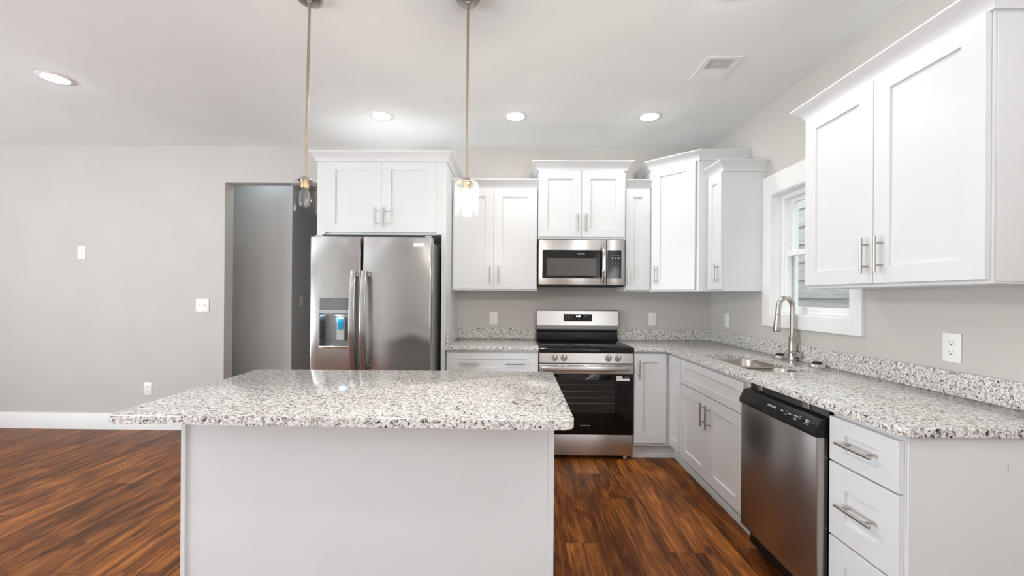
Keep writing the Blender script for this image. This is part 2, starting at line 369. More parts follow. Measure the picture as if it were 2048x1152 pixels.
def text(name, body, size, M, mat, parent, ext=0.0004, align='CENTER', sx=1.0):
    """lettering lying on the local xz plane facing local -y; M places its centre"""
    cu = bpy.data.curves.new(name, 'FONT'); cu.body = body; cu.size = size; cu.extrude = ext; cu.align_x = align; cu.align_y = 'CENTER'
    o = bpy.data.objects.new(name, cu); COL.objects.link(o)
    dg = bpy.context.evaluated_depsgraph_get(); me = bpy.data.meshes.new_from_object(o.evaluated_get(dg)); bpy.data.objects.remove(o)
    me.transform(Matrix.Translation(-ROOT[parent.name]) @ M @ Matrix.Rotation(HP, 4, 'X') @ Matrix.Diagonal((sx, 1, 1, 1)))
    me.materials.clear(); me.materials.append(mat)
    n = bpy.data.objects.new(name, me); COL.objects.link(n); n.parent = parent; ROOT[n.name] = ROOT[parent.name]; return n
def rrect(x0, x1, y0, y1, r, n=6):
    pts = []
    for cx, cy, a in ((x1-r, y1-r, 0), (x0+r, y1-r, 90), (x0+r, y0+r, 180), (x1-r, y0+r, 270)):
        for k in range(n+1):
            t = math.radians(a + 90*k/n); pts.append((cx + r*math.cos(t), cy + r*math.sin(t)))
    return pts
def round_poly(corners, n=6):
    """corners: (x, y, r)"""
    out = []; m = len(corners)
    for i, (x, y, r) in enumerate(corners):
        p = Vector((x, y)); a = Vector(corners[i-1][:2]); b = Vector(corners[(i+1) % m][:2])
        if r <= 0: out.append((x, y)); continue
        da, db = (a-p).normalized(), (b-p).normalized(); ang = da.angle(db); t = r/math.tan(ang/2)
        c = p + (da+db).normalized()*(r/math.sin(ang/2)); s0 = p + da*t - c; s1 = p + db*t - c
        a0 = math.atan2(s0.y, s0.x); a1 = math.atan2(s1.y, s1.x); d = (a1-a0+math.pi) % (2*math.pi) - math.pi
        for k in range(n+1): out.append((c.x + r*math.cos(a0+d*k/n), c.y + r*math.sin(a0+d*k/n)))
    return out

H = 2.766; XR = 1.6825

# ------------------------------------------------------------------ room shell
XL, YR = -7.0, -7.5
struct(MB().box(XL-0.2, XR+0.16, YR-0.2, 3.2, -0.12, 0).build('floor', FLOORM))
struct(MB().box(XL-0.2, XR+0.16, YR-0.2, 3.2, H, H+0.12).build('ceiling', CEIL))
OX0, OX1, OZ = -3.03, -2.08, 2.41
wb = MB().box(XL, OX0, 0, 0.12, 0, H).box(OX0, OX1, 0, 0.12, OZ, H).box(OX1, XR, 0, 0.12, 0, H)
struct(wb.build('wall_back', WALL))
WY0, WY1, WZ0, WZ1 = -1.652, -0.935, 1.206, 2.076
wr = MB().box(XR, XR+0.16, YR, -6.8, 0, H).box(XR, XR+0.16, -4.4, WY0, 0, H).box(XR, XR+0.16, -6.8, -4.4, 0, 0.65).box(XR, XR+0.16, -6.8, -4.4, 2.35, H).box(XR, XR+0.16, WY1, 3.2, 0, H).box(XR, XR+0.16, WY0, WY1, 0, WZ0).box(XR, XR+0.16, WY0, WY1, WZ1, H)
struct(wr.build('wall_right', WALL))
DY0, DY1, DZ = -6.0, -3.2, 2.2
struct(MB().box(XL-0.12, XL, YR, DY0, 0, H).box(XL-0.12, XL, DY1, 0.12, 0, H).box(XL-0.12, XL, DY0, DY1, DZ, H).build('wall_left', WALL))
rw = MB().box(XL-0.2, XR+0.16, YR-0.12, YR, 0, H)
struct(rw.build('wall_rear', WALL))
struct(MB().box(-4.9, -2.63, 0.47, 3.2, 0, H).build('wall_hall', HALLP))
struct(MB().box(-2.63, -1.4, 2.6, 2.7, 0, H).build('wall_corridor', HALLP))
struct(MB().box(-1.5, -1.4, 0.12, 2.6, 0, H).build('wall_pantry', HALLP))
struct(MB().box(-4.9, -4.8, 0.12, 0.47, 0, H).build('wall_alcove', HALLP))
bb = MB().prism([(0, 0), (-0.015, 0), (-0.015, 0.146), (-0.010, 0.155), (0, 0.155)], 'x', XL+0.002, OX0-0.002)
struct(bb.build('baseboard_back', TRIM))
# unseen patio door and side window, made up as openings for the fill lights
def frame_x(name, x0, x1, y0, y1, z0, z1, nmul, ax):
    mb = MB(); wv = 0.06
    for i in range(nmul+1):
        q = y0 + (y1-y0)*i/nmul
        a, b = (q if i == 0 else q-wv/2 if i < nmul else q-wv), (q+wv if i == 0 else q+wv/2 if i < nmul else q)
        mb.box(x0, x1, a, b, z0, z1) if ax == 'x' else mb.box(a, b, x0, x1, z0, z1)
    for z in (z0, z1-wv):
        mb.box(x0, x1, y0, y1, z, z+wv) if ax == 'x' else mb.box(y0, y1, x0, x1, z, z+wv)
    return struct(mb.build(name, TRIM))
frame_x('unseen_door_1', XL-0.10, XL-0.04, DY0, DY1, 0.0, DZ, 2, 'x')
frame_x('added_window_2', XR+0.05, XR+0.11, -6.8, -4.4, 0.65, 2.35, 2, 'x')

# ------------------------------------------------------------------ kitchen window in the right wall
win = bpy.data.objects.new('window_1', None); COL.objects.link(win); win.location = (XR, -1.29, WZ0); ROOT['window_1'] = Vector(win.location); win['kind'] = 'structure'
cs = MB(); CX = XR-0.02
cs.box(CX, XR, -0.936, -0.849, 1.117, 2.217, 0.002).box(CX, XR, -1.733, -1.651, 1.117, 2.217, 0.002)
cs.box(CX, XR, -1.651, -0.936, 2.075, 2.217, 0.0015).box(CX, XR, -1.651, -0.936, 1.117, 1.207, 0.0015)
cs.build('window_casing', TRIM, win)
jb = MB(); D1 = XR+0.16
jb.box(XR-0.012, D1, -0.942, -0.934, 1.207, 2.075).box(XR-0.012, D1, -1.654, -1.646, 1.207, 2.075)
jb.box(XR-0.012, D1, -1.646, -0.942, 2.068, 2.076).box(XR-0.012, D1, -1.646, -0.942, 1.206, 1.214)
jb.build('window_jamb', TRIM, win)
fr = MB()
for a, b in ((-0.972, -0.942), (-1.646, -1.616)): fr.box(XR+0.06, XR+0.155, a, b, 1.214, 2.068, 0.002)
for a, b in ((1.214, 1.238), (2.036, 2.068)): fr.box(XR+0.06, XR+0.155, -1.616, -0.972, a, b, 0.002)
fr.box(XR+0.10, XR+0.107, -0.985, -0.972, 1.238, 2.036).box(XR+0.125, XR+0.15, -0.995, -0.972, 1.238, 2.036)
fr.build('window_frame', TRIM, win)
def sash(name, x0, x1, z0, z1, st, rb, rt):
    m = MB(); y0, y1 = -1.615, -0.973
    m.box(x0, x1, y1-st, y1, z0, z1, 0.002).box(x0, x1, y0, y0+st, z0, z1, 0.002)
    m.box(x0, x1, y0+st, y1-st, z0, z0+rb, 0.002).box(x0, x1, y0+st, y1-st, z1-rt, z1, 0.002)
    s_ = m.build(name, TRIM, win)
    MB().box((x0+x1)/2-0.002, (x0+x1)/2+0.002, y0+st-0.004, y1-st+0.004, z0+rb-0.004, z1-rt+0.004).build('window_glass', PANE, s_)
    return s_
sash('lower_sash', XR+0.064, XR+0.094, 1.238, 1.655, 0.030, 0.026, 0.036)
sash('upper_sash', XR+0.108, XR+0.132, 1.625, 2.036, 0.034, 0.03, 0.028)
# neighbouring house seen through the pane
pr = []; z = -0.6
while z < 2.9:
    pr += [(3.20, z), (3.222, z+0.214)]; z += 0.214
pr += [(3.4, z), (3.4, -0.6)]
struct(MB().prism(pr, 'y', -4.0, 5.0).build('wall_exterior', SIDING, smooth=10))
struct(MB().box(XR+0.16, 3.4, -4, 5, -0.75, -0.6).build('ground_outside', SOIL))

# ------------------------------------------------------------------ cabinet parts
def door_mb(M, wd, h, st=0.075, rt=0.07, rb=0.07, t=0.02, rec=0.010):
    """shaker front: local x width, z up, front at y=0, back at y=t"""
    mb = MB(M); bm = bmesh.new(); c = 0.0015; g = 0.002
    def ring(x0, x1, z0, z1, y): return [bm.verts.new(p) for p in ((x0, y, z0), (x1, y, z0), (x1, y, z1), (x0, y, z1))]
    rs = [ring(0, wd, 0, h, t), ring(0, wd, 0, h, c), ring(c, wd-c, c, h-c, 0), ring(st, wd-st, rb, h-rt, 0), ring(st+g, wd-st-g, rb+g, h-rt-g, rec)]
    bm.faces.new(rs[0][::-1])
    for a, b in zip(rs, rs[1:]):
        for i in range(4): bm.faces.new((a[i], a[(i+1) % 4], b[(i+1) % 4], b[i]))
    bm.faces.new(rs[-1])
    return mb._add(bm)
def door(root, M, wd, h, pull=None, name='door', flip=False, **k):
    """pull: ('v'|'h', x, z) centre of a bar pull on the front"""
    d = door_mb(M, wd, h, **k).build(name, CAB, root, 20)
    for p in (pull if isinstance(pull, list) else [pull] if pull else []):
        pull_bar(d, M, *p)
    return d
def pull_bar(parent, M, kind, x, z, L=0.154, sp=0.096, r=0.006, off=0.034):
    m = MB(M)
    if kind == 'v':
        m.cyl((x, -off, z-L/2), (x, -off, z+L/2), r, seg=14, bev=0.001)
        for s in (-1, 1): m.cyl((x, 0, z+s*sp/2), (x, -off, z+s*sp/2), 0.0045, seg=12)
    else:
        m.cyl((x-L/2, -off, z), (x+L/2, -off, z), r, seg=14, bev=0.001)
        for s in (-1, 1): m.cyl((x+s*sp/2, 0, z), (x+s*sp/2, -off, z), 0.0045, seg=12)
    return m.build('handle', PULL, parent)
CROWN = [(0.0, 0.0), (0.010, 0.0), (0.011, 0.010), (0.016, 0.022), (0.025, 0.036), (0.037, 0.049), (0.050, 0.060), (0.056, 0.066), (0.058, 0.068), (0.058, 0.075), (0.045, 0.075), (0.0, 0.012)]
def crown(root, path, z, prof=CROWN, sc=1.0):
    P = [Vector(p) for p in path]; n = len(P); t = bmesh.new(); rings = []
    for i in range(n):
        ns = []
        if i > 0: d = (P[i]-P[i-1]).normalized(); ns.append(Vector((d.y, -d.x)))
        if i < n-1: d = (P[i+1]-P[i]).normalized(); ns.append(Vector((d.y, -d.x)))
        m = ns[0] if len(ns) == 1 else (ns[0]+ns[1])/(1+ns[0].dot(ns[1]))
        rings.append([t.verts.new((P[i].x+m.x*o*sc, P[i].y+m.y*o*sc, z+h)) for o, h in prof])
    k = len(prof)
    for a, b in zip(rings, rings[1:]):
        for j in range(k): t.faces.new((a[j], a[(j+1) % k], b[(j+1) % k], b[j]))
    t.faces.new(rings[0]); t.faces.new(rings[-1][::-1])
    mb = MB(); mb._add(t); return mb.build('crown_moulding', CAB, root, 28)
WG, BG = 'white shaker wall cabinets', 'white shaker base cabinets'
E3 = 0.002

# refrigerator surround with the cabinet over it
c = thing('refrigerator_cabinet', 'white cabinet surround with two doors over the stainless refrigerator', 'cabinet', (-1.288, -0.3, 0))
MB().box(-1.816, -1.774, -0.63, -0.002, 0, 2.42, 0.001).build('side_panel', CAB, c)
MB().box(-0.797, -0.760, -0.63, -0.002, 0, 2.42, 0.001).build('side_panel', CAB, c)
MB().box(-1.774, -0.797, -0.61, -0.002, 1.817, 2.42).box(-1.774, -1.7485, -0.631, -0.61, 1.817, 2.42).box(-0.8395, -0.797, -0.631, -0.61, 1.817, 2.42).build('cabinet_box', CAB, c)
door(c, T(-1.748, -0.632, 1.833), 0.4545, 0.575, ('v', 0.4215, 0.122), st=0.078, rt=0.066)
door(c, T(-1.292, -0.632, 1.833), 0.452, 0.575, ('v', 0.0405, 0.122), st=0.078, rt=0.066)
crown(c, [(-1.816, -0.002), (-1.816, -0.63), (-0.76, -0.63), (-0.76, -0.002)], 2.408, sc=0.95)

# wall cabinets on the back wall
c = thing('wall_cabinet', 'white double-door wall cabinet between the refrigerator surround and the microwave', 'cabinet', (-0.38, -0.17, 1.372), WG)
MB().box(-0.757, -0.003, -0.335, -0.001, 1.372, 2.272, 0.001).build('cabinet_box', CAB, c)
door(c, T(-0.745, -0.356, 1.385), 0.356, 0.885, ('v', 0.327, 0.123))
door(c, T(-0.387, -0.356, 1.385), 0.377, 0.885, ('v', 0.043, 0.123))
crown(c, [(-0.757, -0.335), (-0.004, -0.335)], 2.270)
c = thing('wall_cabinet', 'short white double-door cabinet mounted directly above the microwave', 'cabinet', (0.38, -0.19, 1.826), WG)
MB().box(0.000, 0.762, -0.365, -0.001, 1.826, 2.424, 0.001).build('cabinet_box', CAB, c)
door(c, T(0.006, -0.386, 1.842), 0.368, 0.576, ('v', 0.335, 0.121))
door(c, T(0.377, -0.386, 1.842), 0.369, 0.576, ('v', 0.036, 0.121))
crown(c, [(0.000, -0.002), (0.000, -0.372), (0.762, -0.372), (0.762, -0.002)], 2.420)
c = thing('wall_cabinet', 'narrow single-door white cabinet beside the microwave and the angled corner cabinet', 'cabinet', (0.875, -0.17, 1.372), WG)
MB().box(0.765, 0.984, -0.335, -0.001, 1.372, 2.272, 0.001).build('cabinet_box', CAB, c)
door(c, T(0.770, -0.356, 1.385), 0.210, 0.885, ('v', 0.020, 0.123), st=0.066)
crown(c, [(0.766, -0.335), (0.983, -0.335)], 2.270)
# angled corner cabinet
c = thing('corner_wall_cabinet', 'tall white corner cabinet with an angled door and stepped-up crown', 'cabinet', (1.35, -0.3, 1.372), WG)
CP = [(0.986, -0.001), (0.986, -0.335), (1.289, -0.62), (XR-0.001, -0.62), (XR-0.001, -0.001)]
MB().prism(CP, 'z', 1.372, 2.440).build('cabinet_box', CAB, c)
ang = math.atan2(-0.285, 0.303); DM = Matrix.Translation((0.986, -0.335, 1.386)) @ Matrix.Rotation(ang, 4, 'Z') @ Matrix.Translation((0.024, -0.021, 0))
door(c, DM, 0.368, 1.046, ('v', 0.042, 0.127))
crown(c, [(0.986, -0.002), (0.986, -0.335), (1.289, -0.62), (XR-0.001, -0.62)], 2.432)
# right wall cabinets
c = thing('wall_cabinet', 'narrow white cabinet with a broad blank side next to the window', 'cabinet', (1.53, -0.735, 1.372), WG)
MB().box(1.3725, XR-0.001, -0.847, -0.622, 1.372, 2.285, 0.001).build('cabinet_box', CAB, c)
RM = lambda x, y, z: T(x, y, z, -HP)
door(c, RM(1.351, -0.640, 1.386), 0.207, 0.888, ('v', 0.178, 0.120), st=0.062)
crown(c, [(1.3725, -0.622), (1.3725, -0.847), (XR-0.001, -0.847)], 2.275)
c = thing('wall_cabinet', 'large white double-door wall cabinet to the near side of the window', 'cabinet', (1.53, -2.16, 1.372), WG)
MB().box(1.3725, XR-0.001, -2.584, -1.735, 1.372, 2.285, 0.001).build('cabinet_box', CAB, c)
MB().box(1.383, XR-0.02, -2.587, -2.5845, 1.380, 2.258, 0.0008).build('side_panel', CAB, c)
door(c, RM(1.351, -1.744, 1.387), 0.414, 0.880, ('v', 0.3945, 0.122))
door(c, RM(1.351, -2.161, 1.387), 0.419, 0.880, ('v', 0.0455, 0.122))
crown(c, [(XR-0.001, -1.735), (1.3725, -1.735), (1.3725, -2.584), (XR-0.001, -2.584)], 2.268)

# base cabinets
c = thing('base_cabinet', 'white base cabinet with a wide drawer under the short counter by the refrigerator', 'cabinet', (-0.38, -0.3, 0), BG)
MB().box(-0.755, -0.004, -0.61, -0.002, 0.10, 0.880).build('cabinet_box', CAB, c)
MB().box(-0.755, -0.004, -0.545, -0.53, 0, 0.10).build('toe_kick', CAB, c)
door(c, T(-0.751, -0.631, 0.690), 0.745, 0.172, [('h', 0.186, 0.087), ('h', 0.559, 0.087)], 'drawer', st=0.078, rt=0.050, rb=0.050)
door(c, T(-0.751, -0.631, 0.125), 0.371, 0.555, ('v', 0.335, 0.46))
door(c, T(-0.377, -0.631, 0.125), 0.371, 0.555, ('v', 0.036, 0.46))
c = thing('corner_base_cabinet', 'white corner base cabinet with two hinged doors meeting beside the range', 'cabinet', (1.3, -0.4, 0), BG)
MB().prism([(0.772, -0.002), (0.772, -0.61), (1.0725, -0.61), (1.0725, -0.855), (XR-0.002, -0.855), (XR-0.002, -0.002)], 'z', 0.115, 0.880).build('cabinet_box', CAB, c)
MB().prism([(0.772, -0.53), (0.772, -0.55), (1.132, -0.55), (1.132, -0.855), (1.15, -0.855), (1.15, -0.53)], 'z', 0, 0.115).prism([(0.772, -0.55), (0.772, -0.560), (1.122, -0.560), (1.122, -0.855), (1.132, -0.855), (1.132, -0.55)], 'z', 0, 0.022).build('toe_kick', CAB, c)
door(c, T(0.774, -0.631, 0.143), 0.257, 0.722, ('v', 0.032, 0.600), st=0.068)
door(c, RM(1.0515, -0.612, 0.143), 0.236, 0.716, None, st=0.060)
c = thing('sink_base_cabinet', 'white sink base cabinet with a false drawer front over two doors', 'cabinet', (1.4, -1.3, 0), BG)
sb = MB().box(1.0725, 1.0925, -1.745, -0.857, 0.115, 0.880).box(1.0925, XR-0.002, -0.872, -0.857, 0.115, 0.880).box(1.0925, XR-0.002, -1.745, -1.730, 0.115, 0.880).box(1.0925, XR-0.002, -1.730, -0.872, 0.115, 0.13)
sb.build('cabinet_box', CAB, c)
MB().box(1.132, 1.15, -1.745, -0.857, 0, 0.115).box(1.122, 1.132, -1.745, -0.857, 0, 0.022).build('toe_kick', CAB, c)
door(c, RM(1.0515, -0.863, 0.683), 0.845, 0.176, None, 'false_drawer_front', st=0.078, rt=0.050, rb=0.050)
door(c, RM(1.0515, -0.863, 0.131), 0.430, 0.545, ('v', 0.403, 0.427), st=0.077)
door(c, RM(1.0515, -1.296, 0.131), 0.412, 0.545, ('v', 0.040, 0.427), st=0.077)
c = thing('drawer_base_cabinet', 'white three-drawer base cabinet with a blank end panel at the counter end', 'cabinet', (1.4, -2.46, 0), BG)
MB().box(1.0725, XR-0.002, -2.612, -2.312, 0.115, 0.880).box(1.132, XR-0.002, -2.612, -2.312, 0, 0.115).build('cabinet_box', CAB, c)
MB().box(1.0725, XR-0.002, -2.619, -2.6125, 0.0, 0.880, 0.001).build('end_panel', CAB, c)
for z0, h in ((0.690, 0.170), (0.402, 0.281), (0.125, 0.270)):
    door(c, RM(1.0515, -2.316, z0), 0.290, h, ('h', 0.147, h*0.5 if h > 0.2 else 0.087), 'drawer', st=0.075, rt=0.056 if h < 0.2 else 0.085, rb=0.050 if h < 0.2 else 0.075)
MB().box(1.385, 1.387, -2.6198, -2.6189, 0.775, 0.795).build('scuff_mark', STICKG, c)

# ------------------------------------------------------------------ countertops
def slab(name, pts, label, group='speckled granite countertops'):
    o = MB().prism(pts, 'z', 0.884, 0.914, 0.004, 2).build(name, GRANITE, None, 40)
    return tag(o, label, 'countertop', group)
k = slab('countertop', [(-0.759, -0.657), (-0.001, -0.657), (-0.001, -0.001), (-0.759, -0.001)], 'short granite countertop between the refrigerator surround and the range')
MB().box(-0.737, -0.001, -0.021, -0.001, 0.9142, 1.015, 0.002).build('backsplash', GRANITE, k)
MB().box(-0.759, -0.7375, -0.632, -0.001, 0.9142, 1.015, 0.002).build('side_splash', GRANITE, k)
k = slab('countertop', round_poly([(0.766, -0.657, 0), (1.0306, -0.657, 0.012), (1.0306, -2.643, 0.030), (XR-0.001, -2.643, 0), (XR-0.001, -0.001, 0), (0.766, -0.001, 0)]), 'L-shaped granite countertop running from the range past the sink')
cut(k, MB().prism(rrect(1.140, 1.497, -1.672, -0.985, 0.075, 8), 'z', 0.8, 1.0))
MB().box(0.766, XR-0.022, -0.021, -0.001, 0.9142, 1.015, 0.002).build('backsplash', GRANITE, k)
MB().box(XR-0.021, XR-0.001, -2.640, -0.001, 0.9142, 1.015, 0.002).build('backsplash', GRANITE, k)
# island
c = thing('kitchen_island', 'white panelled kitchen island standing on the wood floor', 'island', (-0.75, -2.1, 0))
MB().box(-1.478, -0.046, -2.354, -1.800, 0, 0.882).build('island_body', CAB, c)
MB().box(-1.4895, -1.4705, -2.362, -1.80, 0, 0.8825, 0.0015).build('corner_trim', CAB, c)
MB().box(-0.0565, -0.0355, -2.362, -1.80, 0, 0.8825, 0.0015).build('corner_trim', CAB, c)
for i, x in enumerate((-1.462, -0.988, -0.514)):
    M = Matrix.Translation((x+0.46, -1.779, 0)) @ Matrix.Rotation(math.pi, 4, 'Z')
    door(c, M @ Matrix.Translation((0, 0, 0.69)), 0.46, 0.17, ('h', 0.23, 0.085), 'drawer', st=0.075, rt=0.05, rb=0.05)
    door(c, M @ Matrix.Translation((0, 0, 0.115)), 0.46, 0.565, ('v', 0.42, 0.46))
slab('island_countertop', round_poly([(-1.553, -2.586, 0.012), (0.009, -2.608, 0.035), (0.012, -1.727, 0.030), (-1.590, -1.732, 0.030)]), 'large granite slab overhanging the white kitchen island')

# ------------------------------------------------------------------ sink, faucet, strainers
c = thing('kitchen_sink', 'stainless double-bowl undermount sink set in the granite counter', 'sink', (1.32, -1.33, 0.70))
def bowl(y0, y1):
    t = bmesh.new(); rings = []
    for ins, zz, r in ((-0.012, 0.8838, 0.08), (0.0, 0.8838, 0.075), (0.004, 0.872, 0.075), (0.012, 0.735, 0.072), (0.022, 0.712, 0.066), (0.045, 0.702, 0.05)):
        rings.append([t.verts.new((x, y, zz)) for x, y in rrect(1.140+ins, 1.497-ins, y0+ins, y1-ins, r, 8)])
    n = len(rings[0])
    for a, b in zip(rings, rings[1:]):
        for i in range(n): t.faces.new((a[i], a[(i+1) % n], b[(i+1) % n], b[i]))
    t.faces.new(rings[-1])
    bmesh.ops.recalc_face_normals(t, faces=t.faces); bmesh.ops.reverse_faces(t, faces=t.faces)
    m = MB(); me = bpy.data.meshes.new('t'); t.to_mesh(me); t.free(); m.bm.from_mesh(me)
    b_ = m.build('bowl', STEELS, c)
    MB().lathe([(0, 0), (0.040, 0), (0.044, 0.003), (0.044, 0), (0, -0.002)], (1.32, (y0+y1)/2, 0.7025)).build('drain', CHROME, b_)
bowl(-1.322, -0.985); bowl(-1.672, -1.346)
MB().box(1.142, 1.495, -1.350, -1.318, 0.868, 0.8846, 0.003, 2).build('divider', STEELS, c)
FX, FY = 1.630, -1.239; CT = 0.9146
c = thing('kitchen_faucet', 'brushed nickel pull-down faucet with a tall arched neck behind the sink', 'faucet', (FX, FY, CT))
MB().lathe([(0, 0), (0.029, 0), (0.029, 0.004), (0.026, 0.008), (0.0245, 0.03), (0.0235, 0.09), (0.022, 0.145), (0.0225, 0.147), (0.0225, 0.154), (0.018, 0.157), (0, 0.157)], (FX, FY, CT), seg=28).build('body', NICKEL, c)
arc = [(FX, FY, 1.065), (FX, FY, 1.16), (FX, FY, 1.255)]
ra = 0.046
for i in range(1, 17):
    a = math.pi*i/16*0.97; arc.append((FX-ra+ra*math.cos(a), FY, 1.262+ra*1.30*math.sin(a)))
arc.append((FX-2*ra-0.004, FY, 1.215))
MB().tube(arc, 0.0155, 18).build('neck', NICKEL, c)
hx = FX-2*ra-0.004
MB().lathe([(0, 0.005), (0.017, 0.004), (0.0225, 0.0), (0.0235, 0.006), (0.021, 0.035), (0.0185, 0.075), (0.0175, 0.104), (0.0165, 0.107), (0.015, 0.116), (0, 0.116)], (0, 0, 0), M=Matrix.Translation((hx-0.008, FY, 1.104)) @ Matrix.Rotation(math.radians(4), 4, 'Y')).build('spray_head', NICKEL, c)
MB().lathe([(0, 0), (0.0165, 0), (0.0185, 0.005), (0, 0.006)], (hx-0.008, FY, 1.1005)).build('nozzle', RUBBER, c)
hb = MB().cyl((FX, FY-0.018, 0.957), (FX+0.006, FY-0.066, 0.957), 0.019, seg=24, bev=0.002)
hb.build('handle_hub', NICKEL, c)
MB().tube([(FX+0.006, FY-0.058, 0.962), (FX-0.035, FY-0.058, 0.972), (FX-0.075, FY-0.054, 0.980)], [0.008, 0.0062, 0.0045], 12).build('lever', NICKEL, c)
def strainer(loc, label):
    s = thing('sink_strainer', label, 'strainer', loc, 'sink strainers left on the counter')
    l = Vector(loc)
    MB().lathe([(0, 0.001), (0.039, 0.0), (0.042, 0.003), (0.040, 0.009), (0.034, 0.016), (0.028, 0.019), (0, 0.019)], l, seg=28).build('basket', CHROME, s)
    MB().lathe([(0, 0), (0.026, 0), (0.026, 0.004), (0.022, 0.011), (0.010, 0.015), (0, 0.015)], l+Vector((0, 0, 0.019)), seg=24).build('rubber_stopper', RUBBER, s)
    MB().cyl(l+Vector((0, 0, 0.032)), l+Vector((0, 0, 0.060)), 0.004, seg=12, bev=0.001).build('post', PULL, s)
    return s
s1 = strainer((1.612, -1.140, CT), 'chrome sink strainer with black stopper on the far side of the faucet')
dup(s1, (1.600, -1.500, CT), 'chrome sink strainer with black stopper on the near side of the faucet')

# ------------------------------------------------------------------ refrigerator
c = thing('refrigerator', 'stainless side-by-side refrigerator with a lit ice and water dispenser', 'refrigerator', (-1.28, -0.5, 0))
MB().box(-1.722, -0.838, -0.80, -0.04, 0.02, 1.735, 0.004).build('case', CASE, c)
MB().box(-1.715, -0.845, -0.825, -0.80, 0.08, 1.73).build('door_gasket', RUBBER, c)
MB().box(-1.70, -0.86, -0.82, -0.78, 0.0, 0.07).build('base_grille', BLACKP, c)
FZ0, FZ1 = 0.085, 1.757
def fdoor(x0, x1):
    bow = [(x0, -0.826, 0), (x1, -0.826, 0), (x1, -0.899, 0.012), ((x0+x1)/2, -0.904, 0), (x0, -0.899, 0.012)]
    return MB().prism(round_poly(bow, 5), 'z', FZ0, FZ1, 0.004, 2).build('door', STEELF, c, 25)
dl = fdoor(-1.735, -1.351); dr = fdoor(-1.339, -0.822)
cut(dl, MB().box(-1.659, -1.437, -1.0, -0.845, 0.925, 1.299))
def fhandle(x, parent):
    pth = []
    for i in range(25):
        t = i/24; zz = 0.765 + 0.735*t; pth.append((x, -0.936-0.030*math.sin(math.pi*t)**0.8, zz))
    sec = rrect(-0.021, 0.021, -0.011, 0.011, 0.007, 4)
    h = MB().tube(pth, 1, sec=sec, side=(1, 0, 0))
    for zz in (0.780, 1.482): h.box(x-0.016, x+0.016, -0.940, -0.899, zz-0.018, zz+0.018, 0.004, 2)
    h.build('handle', STEELF, parent, 40)
fhandle(-1.392, dl); fhandle(-1.312, dr)
# dispenser
dp = MB().box(-1.659, -1.437, -0.9035, -0.846, 1.213, 1.299, 0.002).build('dispenser_panel', GREYP, c)
for i, (dx, dz) in enumerate(((0.022, 0.062), (0.045, 0.058), (0.022, 0.036), (0.022, 0.012), (0.185, 0.062), (0.200, 0.058), (0.198, 0.034), (0.198, 0.012))):
    MB().box(-1.659+dx-0.006, -1.659+dx+0.006, -0.9042, -0.9034, 1.213+dz, 1.213+dz+0.0045).build('touch_key', PRINTD, dp)
ds = MB().box(-1.659, -1.437, -0.9045, -0.846, 1.184, 1.2125, 0.002).build('dispenser_strip', GREYL, c)
for dx in (0.018, 0.078, 0.110, 0.140, 0.200):
    MB().box(-1.659+dx-0.006, -1.659+dx+0.006, -0.9051, -0.9044, 1.196, 1.199).build('touch_key', GREYP, ds)
cv = MB()
cv.box(-1.659, -1.437, -0.850, -0.846, 0.925, 1.184)                    # back of the niche
cv.prism([(-1.659, -0.850), (-1.640, -0.850), (-1.659, -0.895)], 'z', 0.925, 1.184).prism([(-1.437, -0.850), (-1.456, -0.850), (-1.437, -0.895)], 'z', 0.925, 1.184)
cv.box(-1.659, -1.437, -0.890, -0.850, 1.170, 1.1835)
cv.build('dispenser_niche', STEELK, c)
MB().box(-1.659, -1.437, -0.9055, -0.850, 0.922, 0.940, 0.003, 2).build('drip_tray', CHROME, c)
pdl = MB().prism([(-0.852, 0.985), (-0.866, 0.985), (-0.862, 1.150), (-0.852, 1.150)], 'x', -1.545, -1.490).build('dispenser_paddle', GREYL, c)
MB().prism([(-0.8672, 1.060), (-0.8680, 1.060), (-0.8650, 1.142), (-0.8640, 1.142)], 'x', -1.538, -1.496).build('blue_tape', TAPE, pdl)
MB().tube([(-1.553, -0.864, 1.145), (-1.553, -0.864, 0.990), (-1.545, -0.864, 0.978), (-1.490, -0.864, 0.978), (-1.482, -0.864, 0.990), (-1.482, -0.864, 1.145)], 0.0035, 8).build('paddle_frame', GREYP, c)
MB().lathe([(0, 0), (0.016, 0), (0.018, 0.004), (0, 0.004)], (-1.534, -0.868, 1.1655), seg=20).build('dispenser_light', LED, c)
for x in (-1.700, -0.858):
    MB().box(x-0.022, x+0.022, -0.86, -0.79, 1.7355, 1.775, 0.006, 2).build('hinge_cover', GREYL, c)
st = MB().box(-0.954, -0.876, -0.9055, -0.9035, 1.686, 1.714, 0.0005).build('energy_sticker', STICK, dr)
text('sticker_lettering', 'FRIGIDAIRE', 0.0135, T(-0.915, -0.9056, 1.7065), PRINTO, st)
MB().box(-0.945, -0.885, -0.9061, -0.9054, 1.690, 1.6925).build('sticker_print', PRINTW, st)

